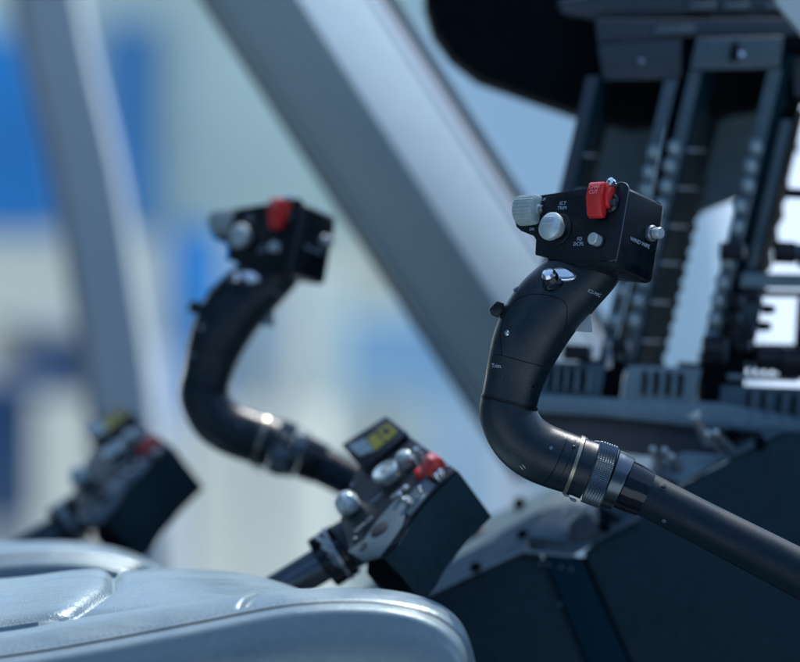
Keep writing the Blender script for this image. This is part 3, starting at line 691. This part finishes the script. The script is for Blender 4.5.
# placard strip
pcs = slab('placard_plate', [QL.p(x, y, 6) for x, y in ((342, 455), (389, 425), (411, 440), (366, 478))], QL.w * 3 * kq, M['box'], cl, .0005)
slab('placard', [QL.p(x, y, 6.8) for x, y in ((380, 440), (391, 432), (401, 440), (389, 450))], QL.w * .6 * kq, M['yellow'], pcs)
slab('placard', [QL.p(x, y, 6.8) for x, y in ((370, 448), (378, 442), (388, 451), (378, 459))], QL.w * .6 * kq, M['yellow'], pcs)
slab('placard', [QL.p(x, y, 6.8) for x, y in ((350, 456), (368, 448), (377, 459), (362, 465))], QL.w * .6 * kq, M['silver'], pcs)
slab('placard_mark', [QL.p(x, y, 7.2) for x, y in ((385, 440), (390, 437), (394, 440.5), (389, 444))], QL.w * .3 * kq, M['flange_d'], pcs)
slab('placard_stand', [QL.p(x, y, 3) for x, y in ((370, 466), (400, 438), (410, 442), (376, 474))], QL.w * 8 * kq, M['box'], cl)
def kn(name, x, y, prof, m, h=1.5, ax=None, **kw):
    return lathe(name, QL.p(x, y, h), ax or QL.n, [(r * kq, z * kq) for r, z in prof], M[m], cl, **kw)
k1 = kn('rotary_knob', 352, 512, [(10, 0), (13, 3), (13.5, 10), (11, 16), (8, 19), (3, 20)], 'silver', n=48, flute=6, fd=.0012, fr=(1, 3))
lathe('pointer', QL.p(352, 512, 21.5), QL.n, [(3 * kq, 0), (3 * kq, 1 * kq), (1 * kq, 1.5 * kq)], M['trig'], k1, n=20)
k2 = kn('trim_hat', 392, 481, [(9, 0), (9, 5), (14, 7), (15, 11), (13, 14), (7, 12.5), (2, 11)], 'silver', n=44)
lathe('centre_dot', QL.p(392, 481, 13.2), QL.n, [(5 * kq, 0), (5 * kq, 1.2 * kq), (1 * kq, 2 * kq)], M['trig'], k2, n=24)
kn('beep_switch', 410, 467, [(6, 0), (6, 6), (8.5, 8), (8.5, 13), (5, 16), (1, 16.5)], 'silver', n=36)
for x, y in ((420, 458), (416, 466), (440, 480), (424, 493), (444, 476), (404, 500), (412, 504)):
    kn('toggle_switch', x, y, [(2.5, 0), (2.5, 4), (3.5, 5), (3.2, 9), (1, 10)], 'chrome', n=18)
def GQ(x, y, a, b, h): return QL.p(x, y, 0) + (QL.u * a + QL.v * b + QL.n * h) * kq
gq = slab('switch_guard', [GQ(436, 470, a, -14, h) for a, h in ((-11, 4), (-10, 10), (1, 16), (9, 16), (11, 11), (9, 5))], QL.v * 24 * kq, M['red'], cl, .0008)
slab('guard_window', [GQ(436, 470, a, -8, 16.2) for a in (2, 7.5)] + [GQ(436, 470, a, 5, 16.2) for a in (7.5, 2)], QL.n * .4 * kq, M['pinkink'], gq)
slab('guard_flange', [GQ(422, 476, a, -10, h) for a, h in ((-5, 2), (-3, 8), (5, 8), (6, 2))], QL.v * 16 * kq, M['red'], cl, .0006)
slab('sub_panel', [QL.p(x, y, 4) for x, y in ((402, 507), (427, 478), (437, 485), (411, 515))], QL.w * 2.4 * kq, M['flange'], cl, .0005)
lp = slab('grip_plate', [QL.p(x, y, 5) for x, y in ((350, 551), (366, 540), (376, 526), (388, 512), (400, 500), (409, 508), (404, 524), (393, 540), (382, 553), (366, 558))], QL.w * 3 * kq, M['flange'], cl, .001)
lathe('pad', QL.p(383, 529, 5.1), QL.n, [(10 * kq, 0), (10 * kq, 1 * kq), (8 * kq, 1.6 * kq)], M['rubber'], lp, n=30)
lathe('pad', QL.p(367, 546, 5.1), QL.n, [(4.5 * kq, 0), (4.5 * kq, 1 * kq), (3 * kq, .6 * kq)], M['rubber'], lp, n=20)
rc = random.Random(3)
for i in range(16):
    x = rc.uniform(398, 440); y = 505 - (x - 398) * .75 + rc.uniform(-12, 12); h = rc.uniform(2, 5)
    a_, b_ = QL.uv(x, y); sz = rc.uniform(1.5, 4)
    slab('switch_fitting', [QL.q(a_ + p * sz, b_ + q_ * sz * 1.6, h) for p, q_ in ((-1, -1), (1, -1), (1, 1), (-1, 1))], QL.w * (h - 1.2) * kq, M[rc.choice(['silver', 'steel', 'trig', 'gloss'])], cl, .0004)
for x, y in ((402, 437), (448, 466), (436, 462), (362, 470), (352, 490), (356, 538)):
    kn('screw', x, y, [(2.2, 0), (2.2, 1), (1.2, 1.6)], 'steel', n=16)
for x, y, t_ in ((377, 500, 'TRIM'), (398, 494, 'HYD'), (420, 452, 'FLT'), (365, 524, 'LDG LT')):
    text('lettering', t_, 7 * kq, QL.p(x, y, 1.6), QL.u, QL.v, M['ink'], plate)
# tube and coupling going down towards the seat side
ax2 = (at(285, 583, YL) - at(372, 528, YL)).normalized()
def seg(name, a, b, r0, r1, m, parent=cl, n=36, **kw):
    A_, B_ = at(*a, YL), at(*b, YL); L = (B_ - A_).length
    return lathe(name, A_, B_ - A_, [(r0 * kq * .93, 0), (r0 * kq, .0008), (r1 * kq, L - .0008), (r1 * kq * .93, L)], M[m], parent, n=n, **kw)
seg('sleeve', (382, 527), (340, 549), 27, 25, 'flange_d')
cg = seg('coupling', (346, 548), (322, 564), 28, 28, 'gloss')
seg('clamp_ring', (340, 552), (335, 555), 29.5, 29.5, 'steel', cg)
for d in ((-14, -9), (-4, -2), (6, 5), (14, 12)):
    x, y = 332 + d[0] * .6, 551 + d[0] * .85
    slab('clamp_lug', [at(x + a, y + b, YL - .018) for a, b in ((-8, -4), (6, 4), (5, 8), (-9, 0))], (0, .006, 0), M['silver' if d[0] < 0 else 'edge'], cg, .0008)
seg('tube', (324, 563), (180, 650), 18, 18, 'knurl')
seg('pivot', (190, 640), (170, 690), 22, 22, 'box')

farl = copy_tree(cl, None, cl.location + (at(207, 487, 0.60) - at(491, 515, YL)))
farl['label'] = 'far collective lever, strongly blurred at the left behind the far seat'

# ------------------------------------------------------------------ seats
def seat(rows, Yoff, dx, dy, label, name='seat', scale=1.0):
    r = root(name, at(150 + dx, 900 + dy, Yoff + .0), label, 'seat', 'cockpit seats')
    keysY = [k for k, _ in rows]; cur = [resample(c, 40) for _, c in rows]
    nT = len(cur[0])
    G_ = []
    for j in range(nT):
        colk = [(cur[i][j][0], cur[i][j][1], keysY[i]) for i in range(len(rows))]
        G_.append(resample(colk, 10))
    bm = bmesh.new(); vg = []
    for j in range(nT):
        vr = []
        for (x, y, Y) in G_[j]:
            p = at(x + dx, y + dy, Y + Yoff)
            # cross seams
            g = 0.0
            if -.125 < Y < -.070:
                sgn = (x - 256) / 4.2 - (Y + .1) * 120
                g -= .0042 * math.exp(-sgn * sgn)
            if Y > -.085:
                # rounded end of the rear panel
                bx = 114 - max(0, (y - 588)) * 1.45 - max(0, (Y + .0)) * 0
                d = (x - bx) / 5.0
                g -= .0042 * math.exp(-d * d) * min(1, (Y + .085) / .02)
                if x < bx: g += .0030 * (1 - math.exp(-((x - bx) / 14) ** 2))
            p.z += g
            vr.append(bm.verts.new(p))
        vg.append(vr)
    for a, b in zip(vg, vg[1:]):
        for i in range(len(a) - 1): bm.faces.new((a[i], a[i + 1], b[i + 1], b[i]))
    # close the underside and ends
    ring0 = vg[0]; ringn = vg[-1]
    bm.faces.new(ring0); bm.faces.new(ringn[::-1])
    bm.faces.new([v_[0] for v_ in vg][::-1] + [v_[-1] for v_ in vg])
    c = emit('cushion', bm, M['leather'], r, True, 80)
    th = [i for i, (k, _) in enumerate(rows) if abs(k + .1270) < 1e-6][0]
    q = [at(x + dx, y + dy, -.1270 + Yoff) for x, y in resample(rows[th][1], 200)]
    bm = bmesh.new(); acc = 0.0; st = None
    for a_, b_ in zip(q, q[1:]):
        acc += (b_ - a_).length
        if st is None and acc > .0016: st, acc = a_, 0.0
        elif st is not None and acc > .0024: loft_bm(bm, [st, b_], [.0002] * 2, n=6); st, acc = None, 0.0
    emit('stitching', bm, M['knob'], c, True)
    # piping along the near seam
    idx = [i for i, (k, _) in enumerate(rows) if abs(k + .1325) < 1e-6][0]
    q = [at(x + dx, y + dy + .6, -.1335 + Yoff) for x, y in cur[idx]]
    bm = bmesh.new(); loft_bm(bm, q, [.0010] * len(q), n=8); emit('piping', bm, M['rubber'], c, True)
    return r
rows = [
 (-.110, [(-160, 880), (0, 880), (100, 870), (200, 860), (300, 850), (380, 850), (430, 850), (452, 850), (462, 850)]),
 (-.150, [(-160, 745), (0, 725), (100, 710), (200, 695), (300, 685), (380, 683), (430, 690), (460, 705), (472, 740)]),
 (-.1480, [(-160, 692), (0, 672), (100, 656), (200, 637), (295, 620), (370, 617), (422, 626), (457, 650), (474, 700)]),
 (-.1375, [(-160, 678), (0, 660), (100, 644), (200, 625), (292, 608), (370, 605), (425, 615), (459, 637), (473, 672)]),
 (-.1325, [(-160, 675), (0, 657), (100, 641), (200, 622), (290, 605.5), (370, 602.5), (425, 612.5), (457, 634), (468, 664)]),
 (-.1270, [(-160, 669), (0, 652), (100, 636), (200, 617), (290, 601), (370, 598), (429, 608), (463, 631), (475, 664)]),
 (-.110, [(-160, 655), (0, 638), (90, 623), (190, 605), (285, 593), (370, 591), (430, 602), (463, 626), (476, 664)]),
 (-.088, [(-160, 648), (0, 632), (80, 618), (185, 602), (282, 590), (370, 588), (428, 599), (460, 622), (474, 662)]),
 (-.076, [(-160, 650), (0, 634), (78, 620), (184, 605), (280, 594), (368, 592), (424, 604), (454, 628), (466, 668)]),
 (-.060, [(-160, 634), (0, 620), (78, 609), (182, 599), (276, 594), (362, 599), (412, 615), (440, 640), (450, 684)]),
 (0.00, [(-160, 604), (0, 597), (78, 588), (170, 583), (262, 584), (340, 600), (384, 622), (412, 650), (424, 700)]),
 (0.08, [(-160, 594), (0, 586), (78, 577), (165, 572), (245, 576), (310, 594), (350, 618), (380, 650), (395, 700)]),
 (0.13, [(-160, 594), (0, 586), (78, 577), (165, 571), (240, 575), (300, 592), (340, 616), (370, 650), (385, 700)]),
 (0.15, [(-160, 620), (0, 612), (78, 604), (165, 598), (236, 602), (290, 620), (330, 645), (360, 680), (375, 740)]),
 (0.15, [(-160, 860), (0, 860), (78, 850), (165, 850), (236, 850), (290, 850), (330, 850), (360, 850), (375, 850)]),
]
s1 = seat(rows, 0.0, 0, 0, 'near silver grey leather seat cushion filling the bottom left foreground', 'pilot_seat')
s2 = seat(rows, 0.50, -296, -46, 'far silver grey leather seat cushion peeking out at left behind the near seat', 'pilot_seat')
for r_, dY in ((s1, 0), (s2, .5)):
    l = Vector(r_.location)
    box('pedestal', l.x - .25, l.x + (.10 if dY == 0 else .06), -.09 + dY, .12 + dY, 1.101, at(0, 850, dY).z - .02, M['flange_d'], r_, .01)
